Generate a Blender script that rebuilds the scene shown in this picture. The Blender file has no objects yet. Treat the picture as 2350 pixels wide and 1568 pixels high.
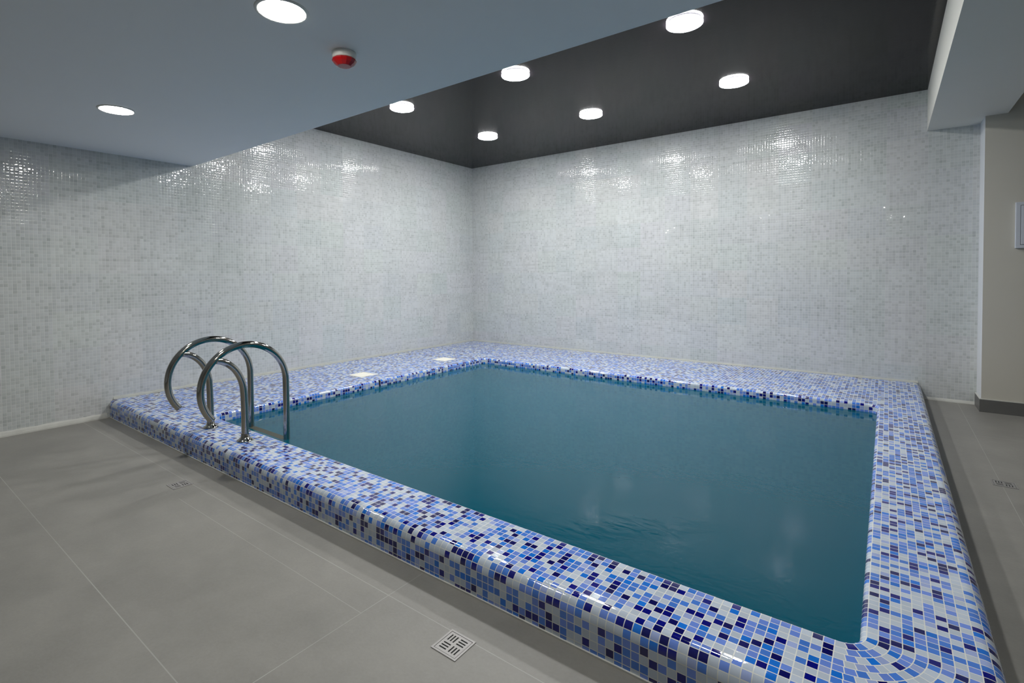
import bpy, bmesh, math, random
from mathutils import Vector, Matrix
PI = math.pi
random.seed(7)
sc = bpy.context.scene
C = sc.collection

# ------------------------------------------------------------------ helpers
def obj(name, bm, mat, parent=None, smooth=False, loc=None):
    me = bpy.data.meshes.new(name)
    bm.normal_update()
    bm.to_mesh(me); bm.free()
    if smooth:
        for p in me.polygons: p.use_smooth = True
    for m in (mat if isinstance(mat, (list, tuple)) else [mat]):
        me.materials.append(m)
    o = bpy.data.objects.new(name, me); C.objects.link(o)
    if loc: o.location = loc
    if parent: o.parent = parent
    return o

def thing(name, label, cat, loc=(0, 0, 0), group=None, rotz=0):
    o = bpy.data.objects.new(name, None); C.objects.link(o)
    o.empty_display_size = .1
    o.location = loc; o.rotation_euler = (0, 0, rotz)
    tag(o, label, cat, group)
    return o

def tag(o, label, cat, group=None):
    o['label'] = label; o['category'] = cat
    if group: o['group'] = group

def struct(name, bm, mat, label=None, smooth=False):
    o = obj(name, bm, mat, smooth=smooth)
    o['kind'] = 'structure'
    if label: o['label'] = label
    return o

def bx(bm, x0, x1, y0, y1, z0, z1, bev=0):
    r = bmesh.ops.create_cube(bm, size=1)
    vs = r['verts']
    for v in vs:
        v.co = Vector(((x0 + x1) / 2 + v.co.x * (x1 - x0), (y0 + y1) / 2 + v.co.y * (y1 - y0), (z0 + z1) / 2 + v.co.z * (z1 - z0)))
    if bev:
        es = list({e for v in vs for e in v.link_edges})
        bmesh.ops.bevel(bm, geom=es, offset=bev, segments=2, affect='EDGES', profile=.5)
    return bm

def box(x0, x1, y0, y1, z0, z1, bev=0):
    return bx(bmesh.new(), x0, x1, y0, y1, z0, z1, bev)

def lathe(prof, seg=48, bm=None, axis=None):
    """prof: (radius, z) list revolved about z"""
    bm = bm or bmesh.new()
    rings = []
    for r, z in prof:
        if r < 1e-6:
            rings.append([bm.verts.new((0, 0, z))])
        else:
            rings.append([bm.verts.new((r * math.cos(2 * PI * i / seg), r * math.sin(2 * PI * i / seg), z)) for i in range(seg)])
    for a, b in zip(rings[:-1], rings[1:]):
        for i in range(seg):
            j = (i + 1) % seg
            if len(a) == 1 and len(b) == 1: continue
            if len(a) == 1: bm.faces.new((a[0], b[i], b[j]))
            elif len(b) == 1: bm.faces.new((a[i], b[0], a[j]))
            else: bm.faces.new((a[i], b[i], b[j], a[j]))
    bmesh.ops.recalc_face_normals(bm, faces=bm.faces)
    return bm

def tube(pts, rad, seg=20, cap=True, bm=None):
    bm = bm or bmesh.new()
    pts = [Vector(p) for p in pts]
    rings = []
    n = None
    for i, p in enumerate(pts):
        t = (pts[min(i + 1, len(pts) - 1)] - pts[max(i - 1, 0)]).normalized()
        if n is None:
            n = Vector((1, 0, 0)) if abs(t.x) < .9 else Vector((0, 1, 0))
        n = (n - t * n.dot(t)).normalized()
        b = t.cross(n)
        rr = rad[i] if isinstance(rad, (list, tuple)) else rad
        rings.append([bm.verts.new(p + n * rr * math.cos(2 * PI * k / seg) + b * rr * math.sin(2 * PI * k / seg)) for k in range(seg)])
    for a, b in zip(rings[:-1], rings[1:]):
        for k in range(seg):
            bm.faces.new((a[k], a[(k + 1) % seg], b[(k + 1) % seg], b[k]))
    if cap:
        bm.faces.new(rings[0][::-1]); bm.faces.new(rings[-1])
    bmesh.ops.recalc_face_normals(bm, faces=bm.faces)
    return bm

def catmull(P, n=10):
    P = [Vector(p) for p in P]
    Q = [P[0] * 2 - P[1]] + P + [P[-1] * 2 - P[-2]]
    out = []
    for i in range(1, len(Q) - 2):
        a, b, c, d = Q[i - 1:i + 3]
        for k in range(n):
            t = k / n
            out.append(.5 * ((2 * b) + (c - a) * t + (2 * a - 5 * b + 4 * c - d) * t * t + (3 * b - a - 3 * c + d) * t ** 3))
    out.append(P[-1])
    return out

# ------------------------------------------------------------------ materials
def newmat(name):
    m = bpy.data.materials.new(name); m.use_nodes = True
    nt = m.node_tree
    for n in list(nt.nodes): nt.nodes.remove(n)
    out = nt.nodes.new('ShaderNodeOutputMaterial')
    return m, nt, out

def N(nt, typ, **kw):
    n = nt.nodes.new(typ)
    for k, v in kw.items(): setattr(n, k, v)
    return n

def mth(nt, op, a, b=None, c=None):
    n = N(nt, 'ShaderNodeMath', operation=op)
    for i, v in enumerate((a, b, c)):
        if v is None: continue
        if isinstance(v, (int, float)): n.inputs[i].default_value = v
        else: nt.links.new(v, n.inputs[i])
    return n.outputs[0]

def vm(nt, op, a, b=None, scale=None):
    n = N(nt, 'ShaderNodeVectorMath', operation=op)
    for i, v in enumerate((a, b)):
        if v is None: continue
        if isinstance(v, (tuple, list)): n.inputs[i].default_value = v
        else: nt.links.new(v, n.inputs[i])
    if scale is not None:
        if isinstance(scale, (int, float)): n.inputs['Scale'].default_value = scale
        else: nt.links.new(scale, n.inputs['Scale'])
    return n.outputs['Value'] if op in ('DOT_PRODUCT', 'LENGTH') else n.outputs[0]

def mixc(nt, fac, a, b, typ='MIX'):
    n = N(nt, 'ShaderNodeMix', data_type='RGBA', blend_type=typ)
    ins = [s for s in n.inputs if s.type == 'RGBA']
    if isinstance(fac, (int, float)): n.inputs[0].default_value = fac
    else: nt.links.new(fac, n.inputs[0])
    for s, v in zip(ins, (a, b)):
        if isinstance(v, (tuple, list)): s.default_value = (*v[:3], 1)
        else: nt.links.new(v, s)
    return [s for s in n.outputs if s.type == 'RGBA'][0]

def lin(r, g, b):
    f = lambda v: (v / 255 / 12.92) if v / 255 <= .04045 else ((v / 255 + .055) / 1.055) ** 2.4
    return (f(r), f(g), f(b))

def simple(name, col, rough=.5, metal=0, spec=.5, noise=0, nscale=5, ior=1.5, coat=0):
    m, nt, out = newmat(name)
    p = N(nt, 'ShaderNodeBsdfPrincipled')
    p.inputs['Base Color'].default_value = (*col, 1)
    p.inputs['Roughness'].default_value = rough
    p.inputs['Metallic'].default_value = metal
    p.inputs['IOR'].default_value = ior
    p.inputs['Coat Weight'].default_value = coat
    nt.links.new(p.outputs[0], out.inputs[0])
    tc = N(nt, 'ShaderNodeTexCoord')
    nz = N(nt, 'ShaderNodeTexNoise'); nz.inputs['Scale'].default_value = nscale; nz.inputs['Detail'].default_value = 6
    nt.links.new(tc.outputs['Object'], nz.inputs['Vector'])
    if noise:
        f = mth(nt, 'MULTIPLY_ADD', nz.outputs[0], 2 * noise, 1 - noise)
        c = vm(nt, 'SCALE', (*col,), None, f)
        nt.links.new(c, p.inputs['Base Color'])
    return m

def mosaic(name, palette, grout, mode, pitch=1, gw=.06, rough=.12, tilt=.02, pillow=.25, sheet=0, jitter=0, off=(0, 0)):
    """mode: 'uv' (uv already in tile units) | 'x' plane yz | 'y' plane xz | 'z' plane xy"""
    m, nt, out = newmat(name)
    L = nt.links.new
    geo = N(nt, 'ShaderNodeNewGeometry')
    if mode == 'uv':
        uvn = N(nt, 'ShaderNodeUVMap', uv_map='UVMap'); uv = uvn.outputs[0]
        tg = N(nt, 'ShaderNodeTangent', direction_type='UV_MAP', uv_map='UVMap')
        T = tg.outputs[0]
        B = vm(nt, 'CROSS_PRODUCT', geo.outputs['Normal'], T)
    else:
        tc = N(nt, 'ShaderNodeTexCoord')
        sx = N(nt, 'ShaderNodeSeparateXYZ'); L(tc.outputs['Object'], sx.inputs[0])
        cx = N(nt, 'ShaderNodeCombineXYZ')
        a, b = {'x': (1, 2), 'y': (0, 2), 'z': (0, 1)}[mode]
        L(mth(nt, 'MULTIPLY_ADD', sx.outputs[a], 1 / pitch, off[0]), cx.inputs[0])
        L(mth(nt, 'MULTIPLY_ADD', sx.outputs[b], 1 / pitch, off[1]), cx.inputs[1])
        uv = cx.outputs[0]
        T = [(1, 0, 0), (0, 1, 0), (0, 0, 1)][a]; B = [(1, 0, 0), (0, 1, 0), (0, 0, 1)][b]
    cell = vm(nt, 'FLOOR', uv)
    if mode == 'uv':   # each sheet of mosaic sits with its own slight shift, nothing to do
        pass
    loc = vm(nt, 'SUBTRACT', vm(nt, 'FRACTION', uv), (.5, .5, 0))
    wn = N(nt, 'ShaderNodeTexWhiteNoise', noise_dimensions='2D'); L(cell, wn.inputs['Vector'])
    wn2 = N(nt, 'ShaderNodeTexWhiteNoise', noise_dimensions='2D'); L(vm(nt, 'ADD', cell, (37.3, 91.7, 0)), wn2.inputs['Vector'])
    sl = N(nt, 'ShaderNodeSeparateXYZ'); L(loc, sl.inputs[0])
    au = mth(nt, 'ABSOLUTE', sl.outputs[0]); av = mth(nt, 'ABSOLUTE', sl.outputs[1])
    edge = mth(nt, 'MAXIMUM', au, av)
    mr = N(nt, 'ShaderNodeMapRange', interpolation_type='SMOOTHSTEP'); L(edge, mr.inputs[0])
    mr.inputs[1].default_value = .5 - gw; mr.inputs[2].default_value = .5 - gw * .75
    g = mr.outputs[0]
    cr = N(nt, 'ShaderNodeValToRGB'); cr.color_ramp.interpolation = 'CONSTANT'
    L(wn.outputs['Value'], cr.inputs[0])
    e = cr.color_ramp.elements
    while len(e) < len(palette): e.new(.5)
    pos = 0
    for i, (w, c) in enumerate(palette):
        e[i].position = pos; e[i].color = (*c, 1); pos += w
    col = cr.outputs[0]
    if jitter:
        sj = N(nt, 'ShaderNodeSeparateXYZ'); L(wn2.outputs['Color'], sj.inputs[0])
        f = mth(nt, 'MULTIPLY_ADD', sj.outputs[2], 2 * jitter, 1 - jitter)
        col = vm(nt, 'SCALE', col, None, f)
    if sheet:
        sh = vm(nt, 'FLOOR', vm(nt, 'SCALE', cell, None, 1 / 12.0))
        wn3 = N(nt, 'ShaderNodeTexWhiteNoise', noise_dimensions='2D'); L(vm(nt, 'ADD', sh, (3.1, 5.7, 0)), wn3.inputs['Vector'])
        c3 = vm(nt, 'ADD', vm(nt, 'SCALE', wn3.outputs['Color'], None, sheet * .45), (1 - sheet * .7,) * 3)
        c4 = vm(nt, 'SCALE', c3, None, mth(nt, 'MULTIPLY_ADD', wn3.outputs['Value'], sheet, 1 - sheet * .5))
        col = vm(nt, 'MULTIPLY', col, c4)
    if sheet:
        sc_ = N(nt, 'ShaderNodeSeparateXYZ'); L(cell, sc_.inputs[0])
        for k, (a_, b_) in enumerate(((0, 1), (1, 0))):
            cb = N(nt, 'ShaderNodeCombineXYZ')
            L(sc_.outputs[a_], cb.inputs[0])
            L(mth(nt, 'FLOOR', mth(nt, 'MULTIPLY_ADD', sc_.outputs[b_], 1 / (7.0 + 2 * k), .37 * k)), cb.inputs[1])
            cb.inputs[2].default_value = 11.5 + k
            wk = N(nt, 'ShaderNodeTexWhiteNoise', noise_dimensions='3D'); L(cb.outputs[0], wk.inputs['Vector'])
            pw_ = mth(nt, 'POWER', wk.outputs['Value'], 3.0)
            col = vm(nt, 'SCALE', col, None, mth(nt, 'MULTIPLY_ADD', pw_, -.085, 1.02))
    col = mixc(nt, g, col, grout)
    p = N(nt, 'ShaderNodeBsdfPrincipled'); p.inputs['IOR'].default_value = 1.68 if mode == 'uv' else 1.56
    L(col, p.inputs['Base Color'])
    L(mth(nt, 'MULTIPLY_ADD', g, .6 - rough, rough), p.inputs['Roughness'])
    # normal: every glass tile leans a little its own way and is pillowed at its edges
    s2 = N(nt, 'ShaderNodeSeparateXYZ'); L(wn2.outputs['Color'], s2.inputs[0])
    def comp(r, l, a):
        rnd = mth(nt, 'MULTIPLY_ADD', r, 2 * tilt, -tilt)
        pw = mth(nt, 'MULTIPLY', mth(nt, 'POWER', mth(nt, 'MULTIPLY', a, 2), 5), pillow)
        sg = mth(nt, 'SIGN', l)
        return mth(nt, 'MULTIPLY_ADD', pw, sg, rnd)
    cu = comp(s2.outputs[0], sl.outputs[0], au); cv = comp(s2.outputs[1], sl.outputs[1], av)
    keep = mth(nt, 'SUBTRACT', 1, g)
    cu = mth(nt, 'MULTIPLY', cu, keep); cv = mth(nt, 'MULTIPLY', cv, keep)
    nrm = vm(nt, 'NORMALIZE', vm(nt, 'ADD', geo.outputs['Normal'], vm(nt, 'ADD', vm(nt, 'SCALE', T, None, cu), vm(nt, 'SCALE', B, None, cv))))
    L(nrm, p.inputs['Normal'])
    L(p.outputs[0], out.inputs[0])
    return m

POOLT = .0272
WT = .0258
W_ = (.50, .57, .67)
pal_pool = [(.31, W_), (.06, (.33, .41, .70)), (.18, (.15, .26, .72)), (.17, (.065, .20, .66)), (.07, (.012, .17, .68)), (.12, (.003, .005, .19)), (.09, (.004, .005, .11))]
M_pool = mosaic('blue_mosaic', pal_pool, (.66, .67, .62), 'uv', gw=.055, rough=.06, tilt=.012, pillow=.030, jitter=.08)
pal_wall = [(.36, (.575, .598, .592)), (.30, (.553, .576, .568)), (.20, (.525, .548, .540)), (.10, (.500, .522, .512)), (.04, (.470, .492, .482))]
M_wl = mosaic('white_mosaic_left', pal_wall, (.60, .61, .59), 'x', WT, gw=.05, rough=.03, tilt=.013, pillow=.30, sheet=.075)
M_wb = mosaic('white_mosaic_back', pal_wall, (.60, .61, .59), 'y', WT, gw=.05, rough=.03, tilt=.013, pillow=.30, sheet=.075)
M_basin = mosaic('basin_mosaic', [(.25, (.30, .50, .62)), (.3, (.12, .33, .55)), (.25, (.06, .22, .5)), (.2, (.02, .10, .35))], (.4, .5, .5), 'z', .027, gw=.05, rough=.3, tilt=0, pillow=0)
M_basin_side = M_basin
M_paint = simple('white_paint', (.66, .68, .70), .6, noise=.02, nscale=2)
M_soffit = simple('soffit_paint', (.81, .83, .83), .62, noise=.02, nscale=1.5)
M_beam = simple('beam_paint', (.72, .71, .645), .6, noise=.02, nscale=2)
M_pillar = simple('beige_paint', (.54, .52, .455), .6, noise=.03, nscale=3)
M_skirt = simple('dark_grey_skirting', (.115, .115, .11), .45, noise=.1, nscale=9)
M_seal = simple('pale_sealant', (.54, .54, .50), .35, noise=.15, nscale=14)
M_seal2 = simple('deck_sealant', (.50, .51, .46), .4, noise=.12, nscale=14)
M_steel = simple('polished_steel', (.44, .425, .39), .09, metal=1)
M_steelb = simple('brushed_steel', (.38, .37, .36), .62, metal=.85)
M_dark = simple('drain_dark', (.006, .006, .006), .8)
M_plastic = simple('white_plastic', (.72, .73, .70), .4)
M_lid = simple('ivory_plastic', (.86, .84, .74), .42)
M_panel = simple('panel_plastic', (.55, .58, .64), .4)
M_groove = simple('panel_groove', (.18, .19, .21), .5)
M_tread = simple('tread_plastic', (.055, .06, .045), .6)

# dark stretched ceiling film
def mk_film():
    m, nt, out = newmat('dark_ceiling_film')
    p = N(nt, 'ShaderNodeBsdfPrincipled')
    p.inputs['Base Color'].default_value = (.0025, .002, .0026, 1)
    p.inputs['Roughness'].default_value = .10
    p.inputs['IOR'].default_value = 1.21
    p.inputs['Specular Tint'].default_value = (1, .95, 1, 1)
    tc = N(nt, 'ShaderNodeTexCoord')
    mp = N(nt, 'ShaderNodeMapping'); mp.inputs['Scale'].default_value = (1, 1, 1)
    nz = N(nt, 'ShaderNodeTexNoise'); nz.inputs['Scale'].default_value = 30; nz.inputs['Detail'].default_value = 3
    nt.links.new(tc.outputs['Object'], mp.inputs[0]); nt.links.new(mp.outputs[0], nz.inputs['Vector'])
    b = N(nt, 'ShaderNodeBump'); b.inputs['Strength'].default_value = .12; b.inputs['Distance'].default_value = .002
    nt.links.new(nz.outputs[0], b.inputs['Height']); nt.links.new(b.outputs[0], p.inputs['Normal'])
    nt.links.new(p.outputs[0], out.inputs[0])
    return m
M_film = mk_film()

# floor : large grey porcelain slabs with thin pale joints
def mk_floor():
    m, nt, out = newmat('grey_porcelain')
    L = nt.links.new
    tc = N(nt, 'ShaderNodeTexCoord'); s = N(nt, 'ShaderNodeSeparateXYZ'); L(tc.outputs['Object'], s.inputs[0])
    x, y = s.outputs[0], s.outputs[1]
    def line(c, pos, w):
        return mth(nt, 'LESS_THAN', mth(nt, 'ABSOLUTE', mth(nt, 'SUBTRACT', c, pos)), w)
    def between(c, a, b):
        return mth(nt, 'MULTIPLY', mth(nt, 'GREATER_THAN', c, a), mth(nt, 'LESS_THAN', c, b))
    # rows of slabs, 0.6 deep and 1.2 long, parallel to the kerb; joints x at 3.81 + 1.2k
    fy = mth(nt, 'SUBTRACT', mth(nt, 'FRACT', mth(nt, 'DIVIDE', mth(nt, 'ADD', y, 5.745 + 60 * .6575), .6575)), 0)
    rowedge = mth(nt, 'MINIMUM', fy, mth(nt, 'SUBTRACT', 1, fy))
    l1 = mth(nt, 'LESS_THAN', rowedge, .0027)
    fx = mth(nt, 'FRACT', mth(nt, 'DIVIDE', mth(nt, 'ADD', x, 50 * 1.2 - 3.808), 1.2))
    xe = mth(nt, 'MINIMUM', fx, mth(nt, 'SUBTRACT', 1, fx))
    l2 = mth(nt, 'LESS_THAN', xe, .0013)
    l2 = mth(nt, 'MULTIPLY', l2, mth(nt, 'GREATER_THAN', x, 3.0))
    leftzone = mth(nt, 'LESS_THAN', y, -4.9)
    g1 = mth(nt, 'MULTIPLY', mth(nt, 'MAXIMUM', l1, l2), leftzone)
    # the run beside the right kerb is laid the other way
    rz = mth(nt, 'GREATER_THAN', y, -4.9)
    l3 = mth(nt, 'MAXIMUM', line(x, 5.80, .0016), line(x, 6.40, .0016))
    l4 = mth(nt, 'MAXIMUM', line(y, -1.2, .0016), line(y, -3.6, .0016))
    g2 = mth(nt, 'MULTIPLY', mth(nt, 'MAXIMUM', l3, mth(nt, 'MULTIPLY', l4, mth(nt, 'GREATER_THAN', x, 5.80))), rz)
    # mitre cuts of the fall towards the channel of drains
    l5 = mth(nt, 'MULTIPLY', line(y, -5.215, .0013), between(x, 2.25, 3.808))
    g = mth(nt, 'MAXIMUM', mth(nt, 'MAXIMUM', g1, g2), l5)
    nz0 = N(nt, 'ShaderNodeTexNoise'); nz0.inputs['Scale'].default_value = 2.2; nz0.inputs['Detail'].default_value = 2
    L(tc.outputs['Object'], nz0.inputs['Vector'])
    g = mth(nt, 'MULTIPLY', g, mth(nt, 'MULTIPLY_ADD', nz0.outputs[0], 1.4, -.1))
    nz = N(nt, 'ShaderNodeTexNoise'); nz.inputs['Scale'].default_value = 2.4; nz.inputs['Detail'].default_value = 10; nz.inputs['Roughness'].default_value = .68
    L(tc.outputs['Object'], nz.inputs['Vector'])
    nf = N(nt, 'ShaderNodeTexNoise'); nf.inputs['Scale'].default_value = 90; nf.inputs['Detail'].default_value = 4
    L(tc.outputs['Object'], nf.inputs['Vector'])
    f = mth(nt, 'ADD', mth(nt, 'MULTIPLY', nz.outputs[0], .85), mth(nt, 'MULTIPLY', nf.outputs[0], .16))
    f = mth(nt, 'ADD', f, .495)
    col = vm(nt, 'SCALE', (.232, .225, .206), None, f)
    col = mixc(nt, g, col, (.38, .37, .35))
    p = N(nt, 'ShaderNodeBsdfPrincipled'); L(col, p.inputs['Base Color'])
    L(mth(nt, 'MULTIPLY_ADD', nz.outputs[0], .2, .38), p.inputs['Roughness'])
    b = N(nt, 'ShaderNodeBump'); b.inputs['Strength'].default_value = .15; b.inputs['Distance'].default_value = .002
    L(nf.outputs[0], b.inputs['Height']); L(b.outputs[0], p.inputs['Normal'])
    L(p.outputs[0], out.inputs[0])
    return m
M_floor = mk_floor()

def mk_water():
    m, nt, out = newmat('pool_water')
    L = nt.links.new
    tc = N(nt, 'ShaderNodeTexCoord')
    n1 = N(nt, 'ShaderNodeTexNoise'); n1.inputs['Scale'].default_value = 5; n1.inputs['Detail'].default_value = 2
    n2 = N(nt, 'ShaderNodeTexNoise'); n2.inputs['Scale'].default_value = 26; n2.inputs['Detail'].default_value = 4
    n2.inputs['Distortion'].default_value = .6
    L(tc.outputs['Object'], n1.inputs['Vector']); L(tc.outputs['Object'], n2.inputs['Vector'])
    n3 = N(nt, 'ShaderNodeTexNoise'); n3.inputs['Scale'].default_value = 14; n3.inputs['Detail'].default_value = 2; n3.inputs['Distortion'].default_value = 1.2
    mp = N(nt, 'ShaderNodeMapping'); mp.inputs['Rotation'].default_value = (0, 0, .65); mp.inputs['Scale'].default_value = (.45, 1, 1)
    L(tc.outputs['Object'], mp.inputs[0]); L(mp.outputs[0], n3.inputs['Vector'])
    # a stir of stronger ripples where the return jet comes up
    dd = vm(nt, 'SUBTRACT', tc.outputs['Object'], (4.42, -4.14, .082))
    vr = N(nt, 'ShaderNodeVectorRotate', rotation_type='Z_AXIS'); vr.inputs['Angle'].default_value = -.73
    L(dd, vr.inputs['Vector'])
    ln = vm(nt, 'LENGTH', vm(nt, 'MULTIPLY', vr.outputs[0], (2.2, 7, 0)))
    mr = N(nt, 'ShaderNodeMapRange', interpolation_type='SMOOTHSTEP'); L(ln, mr.inputs[0])
    mr.inputs[1].default_value = 0; mr.inputs[2].default_value = 1.15; mr.inputs[3].default_value = 4.5; mr.inputs[4].default_value = .38
    h = mth(nt, 'ADD', mth(nt, 'MULTIPLY', n1.outputs[0], .8), mth(nt, 'MULTIPLY', n2.outputs[0], .5))
    h = mth(nt, 'ADD', h, mth(nt, 'MULTIPLY', n3.outputs[0], mr.outputs[0]))
    n4 = N(nt, 'ShaderNodeTexNoise'); n4.inputs['Scale'].default_value = 60; n4.inputs['Detail'].default_value = 2
    L(tc.outputs['Object'], n4.inputs['Vector'])
    h = mth(nt, 'ADD', h, mth(nt, 'MULTIPLY', n4.outputs[0], .22))
    b = N(nt, 'ShaderNodeBump'); b.inputs['Strength'].default_value = 1; b.inputs['Distance'].default_value = .0010
    L(h, b.inputs['Height'])
    fr = N(nt, 'ShaderNodeFresnel'); fr.inputs['IOR'].default_value = 1.33; L(b.outputs[0], fr.inputs['Normal'])
    gl = N(nt, 'ShaderNodeBsdfGlossy'); gl.inputs['Roughness'].default_value = .012; L(b.outputs[0], gl.inputs['Normal'])
    gl.inputs['Color'].default_value = (.86, .88, .93, 1)
    df = N(nt, 'ShaderNodeBsdfDiffuse'); df.inputs['Color'].default_value = (.002, .100, .152, 1)
    tr = N(nt, 'ShaderNodeBsdfTransparent'); tr.inputs['Color'].default_value = (.08, .42, .55, 1)
    mx = N(nt, 'ShaderNodeMixShader'); mx.inputs[0].default_value = .20
    L(df.outputs[0], mx.inputs[1]); L(tr.outputs[0], mx.inputs[2])
    m2 = N(nt, 'ShaderNodeMixShader'); L(fr.outputs[0], m2.inputs[0]); L(mx.outputs[0], m2.inputs[1]); L(gl.outputs[0], m2.inputs[2])
    L(m2.outputs[0], out.inputs[0])
    return m
M_water = mk_water()

def emis(name, col, s):
    m, nt, out = newmat(name)
    e = N(nt, 'ShaderNodeEmission'); e.inputs[0].default_value = (*col, 1); e.inputs[1].default_value = s
    nt.links.new(e.outputs[0], out.inputs[0])
    return m
LAMP = 180
M_lampA = emis('lit_diffuser', (.985, .99, .985), LAMP)
M_lampB = emis('lit_downlight', (1, .97, .90), LAMP * .88)

# ------------------------------------------------------------------ dimensions
H = .1463
H1, H2 = 2.917, 2.2666
XI0, XI1, YI0, YI1 = 1.218, 5.225, -4.585, -1.2526     # inner pool walls
XO, YO = 5.540, -4.900                                 # outer kerb faces
YS = -4.1935
XB0, XB1, ZB = 5.563, 6.065, 2.531
XP, YP = 5.927, -.290
XR, YF = 9.2, -9.6
WZ = .082

# ------------------------------------------------------------------ room shell
def quad(pts, uvs=None):
    bm = bmesh.new()
    f = bm.faces.new([bm.verts.new(p) for p in pts])
    return bm
T_ = .12
struct('wall_left', box(-T_, 0, YF, T_, -.1, H1 + .2), M_wl, 'long wall of small white glossy mosaic tiles left of the pool')
struct('wall_back', box(0, XR, 0, T_, -.1, H1 + .2), M_wb, 'wall of small white mosaic tiles behind the pool')
struct('wall_front', box(-T_, XR + T_, YF - T_, YF, -.1, H1 + .2), M_paint)
struct('wall_right', box(XR, XR + T_, YF, T_, -.1, H1 + .2), M_pillar)
# pillar standing against the back wall, wraps round to a pale painted side
bm = box(XP, 7.4, YP, -.001, 0, H1)
pil = struct('wall_pillar', bm, [M_pillar, M_paint], 'beige painted pillar wall standing right of the pool')
for p in pil.data.polygons:
    if p.normal.x < -.5: p.material_index = 1
# floor in pieces round the pool opening
bm = bmesh.new()
def fl(x0, x1, y0, y1):
    bx(bm, x0, x1, y0, y1, -.1, 0)
fl(0, XR, YF, YI0 - .1); fl(XI1 + .1, XR, YI0 - .1, 0); fl(0, XI0 - .1, YI0 - .1, 0); fl(XI0 - .1, XI1 + .1, YI1 + .1, 0)
struct('floor', bm, M_floor, 'floor of large matt grey porcelain slabs around the pool')
# ceilings
struct('ceiling', box(0, XB0 + .02, YS - .02, 0, H1, H1 + .1), M_film, 'dark glossy stretched ceiling over the pool')
bm = bmesh.new()
bx(bm, 0, XR, YF, YS, H2, H1 + .1)
struct('ceiling_soffit', bm, M_soffit, 'low pale grey painted soffit in front of the dark ceiling')
bm = bmesh.new()
bx(bm, XB0, XB1, YS, -.0005, ZB, H1 + .1)
struct('ceiling_beam', bm, M_beam, 'white painted beam running along the right of the dark ceiling')
struct('ceiling_right', box(XB1, XR, YS, 0, H1, H1 + .1), M_paint)

# skirting on the pillar
bm = bmesh.new()
bx(bm, XP - .011, 7.4, YP - .011, YP - .0003, 0, .108)
bx(bm, XP - .011, XP - .0003, YP - .0003, YP + .002, 0, .108)
bx(bm, XP - .011, XP - .0003, YP + .002, -.002, 0, .108)
sk = struct('baseboard_right', bm, M_skirt, 'dark grey tile skirting at the foot of the beige pillar')
bm = bmesh.new()
bx(bm, XP - .012, 7.4, YP - .012, YP - .0003, .108, .114)
bx(bm, XP - .012, XP - .0003, YP - .0003, -.002, .108, .114)
tr = struct('trim_1', bm, M_seal, 'thin pale joint on top of the dark skirting')

# pale sealant beads, slightly lumpy
def bead(x0, y0, x1, y1, z, h, w, nx, ny):
    """bead along a wall; (nx,ny) points out of the wall"""
    bm = bmesh.new()
    L = math.hypot(x1 - x0, y1 - y0); n = max(2, int(L / .05))
    rows = []
    for i in range(n + 1):
        t = i / n; x = x0 + (x1 - x0) * t; y = y0 + (y1 - y0) * t
        j = 1 + .22 * (random.random() - .5)
        ww, hh = w * j, h * (1 + .15 * (random.random() - .5))
        sec = [(0.0, 0), (ww, 0), (ww * .95, hh * .25), (ww * .55, hh * .7), (ww * .15, hh), (0, hh)]
        rows.append([bm.verts.new((x + nx * a, y + ny * a, z + b)) for a, b in sec])
    for a, b in zip(rows[:-1], rows[1:]):
        for k in range(6):
            bm.faces.new((a[k], b[k], b[(k + 1) % 6], a[(k + 1) % 6]))
    bm.faces.new(rows[0]); bm.faces.new(rows[-1][::-1])
    bmesh.ops.recalc_face_normals(bm, faces=bm.faces)
    return bm
struct('trim_2', bead(.0005, YF, .0005, YO - .02, 0, .042, .014, 1, 0), M_seal, 'pale lumpy sealant bead along the foot of the left wall')
struct('trim_3', bead(XO + .005, -.0005, XP - .012, -.0005, 0, .026, .014, 0, -1), M_seal, 'pale sealant bead between pool kerb and pillar')
struct('trim_4', bead(.0005, YO + .03, .0005, -.012, H, .026, .007, 1, 0), M_seal2, 'pale sealant bead where left mosaic deck meets the wall')
struct('trim_5', bead(.012, -.0005, XO - .02, -.0005, H, .022, .007, 0, -1), M_seal2, 'pale sealant bead where back mosaic deck meets the wall')

# ------------------------------------------------------------------ pool coping
t = POOLT
GX = .004
RI, RO, RC = .020, .045, .055
S0 = RI * PI / 2            # arc length at top of the inner bullnose
def profile():
    """(d, z, s): d outward from the inner wall plane, s = arc length"""
    pts = []
    depth = .19
    n = 8
    pts.append((0, H - RI - depth, -depth))
    k = 1
    while True:
        s = -k * t
        if s < -depth: break
        k += 1
    for i in range(k - 1, -1, -1): pts.append((0, H - RI + (-i * t), -i * t))
    for i in range(1, n + 1):
        a = i / n * PI / 2
        pts.append((RI - RI * math.cos(a), H - RI + RI * math.sin(a), RI * a))
    W = (YI0 - YO)
    dflat1 = W - RO
    s = S0
    r = math.ceil((s + 1e-6) / t) * t
    while r < S0 + dflat1 - RI:
        pts.append((RI + r - S0, H, r)); r += t
    s1 = S0 + dflat1 - RI
    m = 12
    arc = [(dflat1 + RO * math.sin(a), H - RO + RO * math.cos(a), s1 + RO * a) for a in [i / m * PI / 2 for i in range(m + 1)]]
    pts += arc
    s2 = s1 + RO * PI / 2
    r = math.ceil((s2 + 1e-6) / t) * t
    while r - s2 < H - RO:
        pts.append((W, H - RO - (r - s2), r)); r += t
    pts.append((W, 0, s2 + H - RO))
    return pts
PR = profile()
bm = bmesh.new(); uvl = bm.loops.layers.uv.new('UVMap')
cache = {}
def V(p):
    k = tuple(round(c, 5) for c in p)
    if k not in cache: cache[k] = bm.verts.new(p)
    return cache[k]
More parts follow.
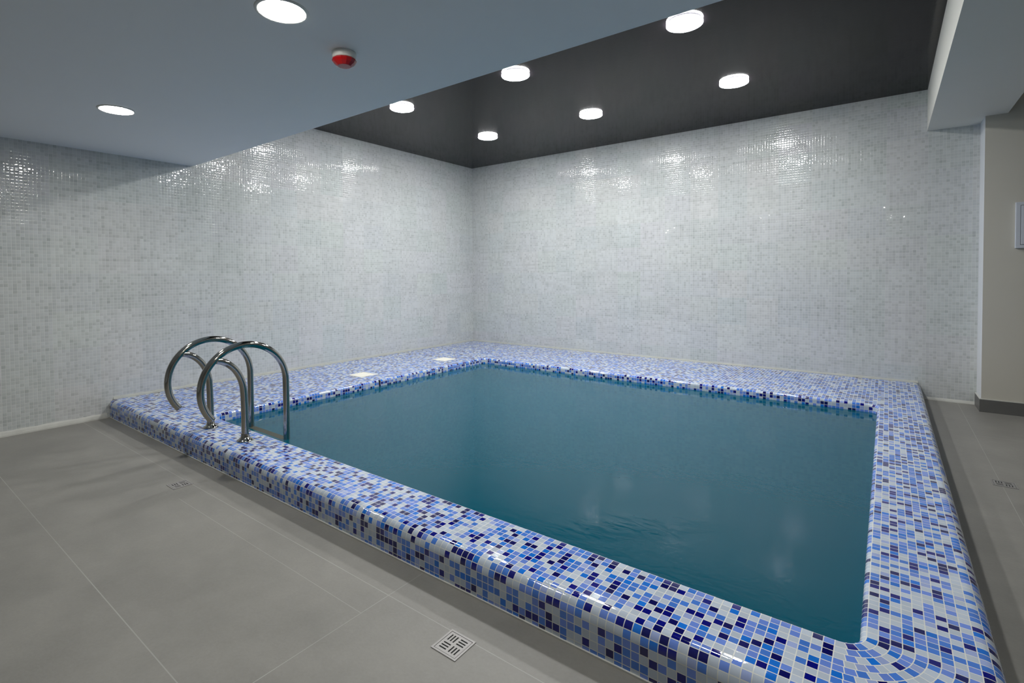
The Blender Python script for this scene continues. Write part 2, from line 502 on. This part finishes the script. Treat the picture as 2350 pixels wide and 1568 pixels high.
def face(pts, uvs):
    vs = [V(p) for p in pts]
    if len(set(vs)) < 3: return
    try: f = bm.faces.new(vs)
    except ValueError: return
    for l, uv in zip(f.loops, uvs): l[uvl].uv = uv
    f.smooth = True
def strip(fn, prof, u0, u1, du=0, su=1):
    """straight run; fn(u,d,z) -> xyz, u in metres along"""
    for a, b in zip(prof[:-1], prof[1:]):
        face([fn(u0, a[0], a[1]), fn(u1, a[0], a[1]), fn(u1, b[0], b[1]), fn(u0, b[0], b[1])],
             [(u0 / t + du, a[2] / t), (u1 / t + du, a[2] / t), (u1 / t + du, b[2] / t), (u0 / t + du, b[2] / t)])
def corner(cx, cy, a0, a1, prof, seed, n=14):
    """concentric rows round an inner corner whose centre is cx,cy"""
    for i, (a, b) in enumerate(zip(prof[:-1], prof[1:])):
        row = math.floor(((a[2] + b[2]) / 2) / t)
        # middle radius of this row of tiles
        mids = [q for q in prof if row * t - 1e-6 <= q[2] <= (row + 1) * t + 1e-6]
        rho = RC + (mids[0][0] + mids[-1][0]) / 2 if mids else RC + a[0]
        cnt = max(1, round(abs(a1 - a0) * rho / t))
        for k in range(n):
            p0 = a0 + (a1 - a0) * k / n; p1 = a0 + (a1 - a0) * (k + 1) / n
            ra, rb = RC + a[0], RC + b[0]
            u0, u1 = cnt * k / n + seed, cnt * (k + 1) / n + seed
            face([(cx + ra * math.cos(p0), cy + ra * math.sin(p0), a[1]), (cx + ra * math.cos(p1), cy + ra * math.sin(p1), a[1]),
                  (cx + rb * math.cos(p1), cy + rb * math.sin(p1), b[1]), (cx + rb * math.cos(p0), cy + rb * math.sin(p0), b[1])],
                 [(u0, a[2] / t), (u1, a[2] / t), (u1, b[2] / t), (u0, b[2] / t)])
inner = [p for p in PR if p[2] <= S0 + 1e-6]
outer = [p for p in PR if p[2] >= S0 - 1e-6]
if outer[0][0] > RI + 1e-6: outer = [(RI, H, S0)] + outer
# front run (towards the camera) and right run, full profile
fr = lambda v: -math.modf(v / t)[0]
strip(lambda u, d, z: (u, YI0 - d, z), inner, XI0 + RC, XI1 - RC, fr(XI1 - RC))
strip(lambda u, d, z: (u, YI0 - d, z), outer, GX, XI1 - RC, fr(XI1 - RC))
strip(lambda u, d, z: (XI1 + d, u, z), inner, YI0 + RC, YI1 - RC, 400 + fr(YI0 + RC))
strip(lambda u, d, z: (XI1 + d, u, z), outer, YI0 + RC, -GX, 400 + fr(YI0 + RC))
# left and back inner edges
strip(lambda u, d, z: (XI0 - d, u, z), inner, YI0 + RC, YI1 - RC, 900)
strip(lambda u, d, z: (u, YI1 + d, z), inner, XI0 + RC, XI1 - RC, 1300)
corner(XI1 - RC, YI0 + RC, -PI / 2, 0, PR, 2000, n=22)
corner(XI0 + RC, YI0 + RC, PI, 1.5 * PI, inner, 2100)
corner(XI0 + RC, YI1 - RC, PI / 2, PI, inner, 2200)
corner(XI1 - RC, YI1 - RC, 0, PI / 2, inner, 2300)
# flat decks left and back
def rowsflat(fn, d0, d1, u0, u1, off):
    s = S0 + d0 - RI; e = S0 + d1 - RI
    cuts = [s] + [k * t for k in range(math.ceil(s / t + 1e-6), math.floor(e / t) + 1)] + [e]
    pr = [(RI + c - S0, H, c) for c in cuts]
    strip(fn, pr, u0, u1, off)
rowsflat(lambda u, d, z: (XI0 - d, u, z), RI, XI0 - GX, YI0 + RC, YI1 - RC, 900)
rowsflat(lambda u, d, z: (u, YI1 + d, z), RI, -YI1 - GX, XI0 + RC, XI1 - RC, 1300)
def fill(cx, cy, a0, a1, cornerpt, extra, off):
    """flat patch between the rounded inner edge and straight lines"""
    r = RC + RI; n = 14
    arc = [(cx + r * math.cos(a0 + (a1 - a0) * k / n), cy + r * math.sin(a0 + (a1 - a0) * k / n), H) for k in range(n + 1)]
    f = arc + extra
    face(f, [(p[0] / t + off, p[1] / t) for p in f])
E_ = lambda x, y: (x, y, H)
# back-left corner, its region runs out to both walls
fill(XI0 + RC, YI1 - RC, PI / 2, PI, None, [E_(GX, YI1 - RC), E_(GX, -GX), E_(XI0 + RC, -GX)], 3000)
# back-right corner
fill(XI1 - RC, YI1 - RC, 0, PI / 2, None, [E_(XI1 - RC, -GX), E_(XI1 + RI, -GX)], 3100)
# front-left corner
fill(XI0 + RC, YI0 + RC, PI, 1.5 * PI, None, [E_(GX, YI0 - RI), E_(GX, YI0 + RC)], 3200)
bmesh.ops.recalc_face_normals(bm, faces=bm.faces)
# make sure normals point up / out
up = sum((f.normal.z * f.calc_area()) for f in bm.faces)
if up < 0: bmesh.ops.reverse_faces(bm, faces=bm.faces)

pool = thing('swimming_pool', 'sunken pool with raised kerb of blue white and navy mosaic tiles', 'swimming pool', (0, 0, 0))
cop = obj('coping', bm, M_pool, pool, smooth=False)
for p in cop.data.polygons: p.use_smooth = True
# basin
bm = bmesh.new()
D = -1.35
zz = H - RI - .19
bx(bm, XI0 - .06, XI1 + .06, YI0 - .06, YI1 + .06, D - .06, D)
M_bx = mosaic('basin_side_x', [(.25, (.30, .50, .62)), (.3, (.12, .33, .55)), (.25, (.06, .22, .5)), (.2, (.02, .10, .35))], (.4, .5, .5), 'x', .027, gw=.05, rough=.3, tilt=0, pillow=0)
M_by = mosaic('basin_side_y', [(.25, (.30, .50, .62)), (.3, (.12, .33, .55)), (.25, (.06, .22, .5)), (.2, (.02, .10, .35))], (.4, .5, .5), 'y', .027, gw=.05, rough=.3, tilt=0, pillow=0)
bx(bm, XI0 - .06, XI0 - .002, YI0 - .06, YI1 + .06, D, zz + .1)
bx(bm, XI1 + .002, XI1 + .06, YI0 - .06, YI1 + .06, D, zz + .1)
bx(bm, XI0 - .06, XI1 + .06, YI0 - .06, YI0 - .002, D, zz + .1)
bx(bm, XI0 - .06, XI1 + .06, YI1 + .002, YI1 + .06, D, zz + .1)
bas = obj('basin', bm, [M_basin, M_bx, M_by], pool)
for p in bas.data.polygons:
    n = p.normal
    p.material_index = 0 if abs(n.z) > .5 else (1 if abs(n.x) > .5 else 2)
# pale joint at the foot of the kerb
bm = bmesh.new()
bx(bm, .016, XI1 - RC, YO - .006, YO + .004, .0, .006)
bx(bm, XO - .004, XO + .006, YI0 + RC, -.002, .0, .006)
obj('kerb_joint', bm, M_seal, pool)
# open vertical joint in the inner edge beside the skimmer
obj('open_joint', box(XI0 - .012, XI0 + .0015, -2.965, -2.945, H - .05, H - .004), M_dark, pool)

# water
bm = bmesh.new()
f = bm.faces.new([bm.verts.new(p) for p in ((XI0 + .001, YI0 + .001, WZ), (XI1 - .001, YI0 + .001, WZ), (XI1 - .001, YI1 - .001, WZ), (XI0 + .001, YI1 - .001, WZ))])
water = obj('pool_water', bm, M_water)
water['kind'] = 'stuff'
tag(water, 'calm teal blue water filling the mosaic pool', 'water')

# underwater lamps on the left inner wall
def uw(y, z, label):
    o = thing('underwater_light', label, 'pool light', (XI0 + .002, y, z), 'round lights under the water')
    b = lathe([(0, .03), (.08, .028), (.105, .02), (.105, 0), (0, 0)])
    bmesh.ops.rotate(b, verts=b.verts, matrix=Matrix.Rotation(PI / 2, 3, 'Y'), cent=(0, 0, 0))
    obj('lens', b, M_plastic, o, smooth=True)
    b = lathe([(.105, 0), (.13, 0), (.13, .02), (.12, .028), (.105, .024)])
    bmesh.ops.rotate(b, verts=b.verts, matrix=Matrix.Rotation(PI / 2, 3, 'Y'), cent=(0, 0, 0))
    obj('bezel', b, M_lid, o, smooth=True)
uw(-3.02, -.10, 'round pale pool light just under the water near the skimmer lids')

# skimmer lids in the left deck
def lid(x, y, label):
    o = thing('skimmer_lid', label, 'pool lid', (x, y, H), 'square skimmer lids in the left deck')
    b = bmesh.new(); w = .105
    for a in (bx, ):
        a(b, -w, w, -w, -w + .012, -.004, .004); a(b, -w, w, w - .012, w, -.004, .004)
        a(b, -w, -w + .012, -w + .012, w - .012, -.004, .004); a(b, w - .012, w, -w + .012, w - .012, -.004, .004)
    obj('frame', b, M_lid, o)
    obj('cover', box(-w + .014, w - .014, -w + .014, w - .014, -.004, .003, .002), M_lid, o)
lid(.850, -2.880, 'ivory square skimmer lid nearer the ladder in the left mosaic deck')
lid(.872, -1.625, 'white square skimmer lid nearer the room corner in the left mosaic deck')

# ------------------------------------------------------------------ ladder
lad = thing('pool_ladder', 'polished steel pool ladder with two curled grab rails on the kerb', 'pool ladder', (0, 0, 0))
TR = .0215
def railpath():
    pts = [(-4.442, z) for z in (-1.15, -.9, -.6, -.3, -.05, .1, .22, .34, .44)]
    cy, cz, R = -4.720, .496, .274
    pts2 = []
    # measured outline of the big curl, pool side over the top to the free end
    for a in range(4, 226, 8):
        A = math.radians(a)
        rr = R - .004 * math.cos(2 * A)
        pts2.append((cy + (R + .003) * math.cos(A), cz + .270 * math.sin(A)))
    return pts, pts2
def make_rail(x):
    a, b = railpath()
    path = [(0, y, z) for y, z in a + b]
    bm = tube(catmull(path, 4), TR, 24)
    r = obj('grab_rail', bm, M_steel, lad, smooth=True, loc=(x, 0, 0))
    br = [(-4.905, .687), (-4.868, .676), (-4.826, .652), (-4.785, .610), (-4.755, .556), (-4.738, .495), (-4.733, .42), (-4.731, .33), (-4.731, .24), (-4.731, H - .01)]
    obj('support_leg', tube(catmull([(0, y, z) for y, z in br], 6), TR, 24), M_steel, r, smooth=True)
    fl = lathe([(TR + .002, .045), (TR + .004, .030), (TR + .010, .016), (.044, .009), (.050, .004), (.050, 0), (TR, 0)], 40)
    obj('flange', fl, M_steel, r, smooth=True, loc=(0, -4.731, H + .0005))
    return r
XLN, XLF = 2.016, 1.529
make_rail(XLF); make_rail(XLN)
for z in (.0828, -.22, -.48, -.74):
    b = box(XLF + .015, XLN - .015, -4.475, -4.415, z - .025, z, .006)
    obj('tread', b, M_tread, lad)

# ------------------------------------------------------------------ floor drains
def make_drain():
    o = thing('floor_drain', '', 'floor drain', (0, 0, 0), 'square steel floor drains beside the kerb')
    b = bmesh.new(); w = .052; f_ = .007
    bx(b, -w, w, -w, -w + f_, -.001, .002); bx(b, -w, w, w - f_, w, -.001, .002)
    bx(b, -w, -w + f_, -w + f_, w - f_, -.001, .002); bx(b, w - f_, w, -w + f_, w - f_, -.001, .002)
    obj('frame', b, M_steelb, o)
    g = w - f_ - .0015
    slots = []
    q = .0195; hl = .0145; hw = .0026
    for sx_, sy_, ori in ((-1, 1, 'y'), (1, 1, 'x'), (-1, -1, 'x'), (1, -1, 'y')):
        for k in (-1, 0, 1):
            cx, cy = sx_ * q, sy_ * q
            if ori == 'y': slots.append((cx + k * .0115 - hw, cx + k * .0115 + hw, cy - hl, cy + hl))
            else: slots.append((cx - hl, cx + hl, cy + k * .0115 - hw, cy + k * .0115 + hw))
    xs = sorted({-g, g} | {v for s in slots for v in s[:2]}); ys = sorted({-g, g} | {v for s in slots for v in s[2:]})
    b = bmesh.new(); cv = {}
    def vv(x, y, z):
        k = (round(x, 6), round(y, 6), z)
        if k not in cv: cv[k] = b.verts.new((x, y, z))
        return cv[k]
    for x0, x1 in zip(xs[:-1], xs[1:]):
        for y0, y1 in zip(ys[:-1], ys[1:]):
            mx_, my_ = (x0 + x1) / 2, (y0 + y1) / 2
            if any(s[0] < mx_ < s[1] and s[2] < my_ < s[3] for s in slots): continue
            b.faces.new([vv(x0, y0, .0016), vv(x1, y0, .0016), vv(x1, y1, .0016), vv(x0, y1, .0016)])
    r = bmesh.ops.extrude_face_region(b, geom=list(b.faces))
    for v in [e for e in r['geom'] if isinstance(e, bmesh.types.BMVert)]: v.co.z -= .0011
    bmesh.ops.recalc_face_normals(b, faces=b.faces)
    obj('grate', b, M_steelb, o)
    obj('sump', box(-w + .003, w - .003, -w + .003, w - .003, -.0008, .0003), M_dark, o)
    return o
def dup(root, loc, label, rotz=0):
    r = root.copy(); C.objects.link(r); r.location = loc; r.rotation_euler = (0, 0, rotz); r['label'] = label
    for ch in list(root.children):
        c = ch.copy(); C.objects.link(c); c.parent = r
        for gch in list(ch.children):
            d = gch.copy(); C.objects.link(d); d.parent = c
    return r
d0 = make_drain()
d0.location = (4.176, -5.133, .0002)
d0['label'] = 'square steel floor drain nearest the camera, in front of the kerb'
dup(d0, (2.052, -5.133, .0002), 'small square floor drain on the grey floor near the ladder')
dup(d0, (5.812, -2.300, .0002), 'small square floor drain on the floor right of the pool')

# ------------------------------------------------------------------ ceiling lamps
def make_lamp():
    o = thing('ceiling_lamp', '', 'ceiling lamp', (0, 0, H1), 'round surface lamps on the dark ceiling')
    R = .118
    obj('base', lathe([(0, 0), (.110, 0), (.110, -.0105), (0, -.0105)]), M_groove, o, smooth=False)
    obj('diffuser', lathe([(0, -.021), (R * .94, -.021), (R * .985, -.0195), (R, -.0170), (R, -.0105), (R * .96, -.0100), (0, -.0100)], 64), M_lampA, o, smooth=True)
    return o
places = [((1.369, -2.752), 'round lit ceiling lamp on dark ceiling, front row, leftmost beside the soffit edge'),
          ((2.763, -2.735), 'round lit ceiling lamp on dark ceiling, middle of front row beside the soffit edge'),
          ((4.174, -2.750), 'largest round lit ceiling lamp on dark ceiling, right end of front row'),
          ((1.375, -1.345), 'round lit ceiling lamp nearest the far room corner, leftmost of back row'),
          ((2.764, -1.335), 'round lit ceiling lamp in the middle of the back row'),
          ((4.183, -1.372), 'round lit ceiling lamp at right end of the back row')]
l0 = make_lamp()
for i, ((x, y), lab) in enumerate(places):
    o = l0 if i == 0 else dup(l0, (x, y, H1), lab)
    o.location = (x, y, H1); o['label'] = lab
def make_down():
    o = thing('recessed_downlight', '', 'downlight', (0, 0, H2), 'recessed downlights in the low soffit')
    obj('trim_ring', lathe([(.090, -.0005), (.104, -.0005), (.102, -.004), (.092, -.006), (.088, -.003)], 56), M_plastic, o, smooth=True)
    obj('lens', lathe([(0, -.0045), (.088, -.0045), (.091, -.003), (.091, -.001), (0, -.001)], 56), M_lampB, o, smooth=True)
    return o
dl = make_down(); dl.location = (3.352, -5.215, H2); dl['label'] = 'large round lit downlight at top edge of the low grey soffit'
dup(dl, (1.405, -5.212, H2), 'small round lit downlight at the far left of the low grey soffit')
dup(dl, (5.30, -5.215, H2), 'added unseen downlight in the soffit above the near pool corner')  # out of view; added to continue the row and light the foreground

# ------------------------------------------------------------------ fire alarm beacon
fa = thing('fire_alarm', 'white round fire alarm with red lens on the grey soffit', 'fire alarm', (3.222, -4.822, H2))
obj('base', lathe([(0, 0), (.056, 0), (.057, -.006), (.055, -.026), (.052, -.031), (0, -.031)], 56), M_plastic, fa, smooth=True)
M_red = simple('red_lens', (.34, .003, .005), .25)
obj('red_lens', lathe([(.052, -.031), (.057, -.035), (.057, -.040), (.050, -.050), (.034, -.062), (.030, -.064), (0, -.064)], 14), M_red, fa, smooth=False)

# ------------------------------------------------------------------ panel on the pillar
pn = thing('wall_panel', 'pale grey framed panel on the beige pillar at right edge of view', 'wall panel', (6.26, YP, 1.59))
obj('casing', box(-.145, .145, -.026, 0, -.191, .190, .004), M_panel, pn)
obj('door', box(-.112, .112, -.0295, -.020, -.160, .160, .002), M_panel, pn)
obj('groove', box(-.117, .117, -.0268, -.020, -.165, .165), M_groove, pn)

# ------------------------------------------------------------------ camera, world, view
cam = bpy.data.cameras.new('camera'); co = bpy.data.objects.new('camera', cam); C.objects.link(co)
r_ = Vector((0.79005094, 0.61300871, -0.00631141)); u_ = Vector((-0.00891363, 0.02178091, 0.99972303)); f_ = Vector((-0.61297639, 0.78977586, -0.02267217))
M = Matrix(((r_.x, u_.x, -f_.x, 5.27908654), (r_.y, u_.y, -f_.y, -6.34834224), (r_.z, u_.z, -f_.z, 1.2), (0, 0, 0, 1)))
co.matrix_world = M
cam.sensor_fit = 'HORIZONTAL'; cam.sensor_width = 36
cam.lens = 1174.6038 / 2350 * 36
cam.shift_x = (1175 - 1124.714) / 2350
cam.shift_y = (659.227 - 784) / 2350
cam.clip_start = .02
sc.camera = co
w = bpy.data.worlds.new('world'); sc.world = w; w.use_nodes = True
w.node_tree.nodes['Background'].inputs[0].default_value = (.02, .02, .02, 1)
vs = sc.view_settings
vs.view_transform = 'Standard'; vs.look = 'None'; vs.exposure = 0; vs.gamma = 1; vs.use_curve_mapping = False
sc.cycles.max_bounces = 10; sc.cycles.diffuse_bounces = 6; sc.cycles.glossy_bounces = 4
sc.cycles.sample_clamp_indirect = 6
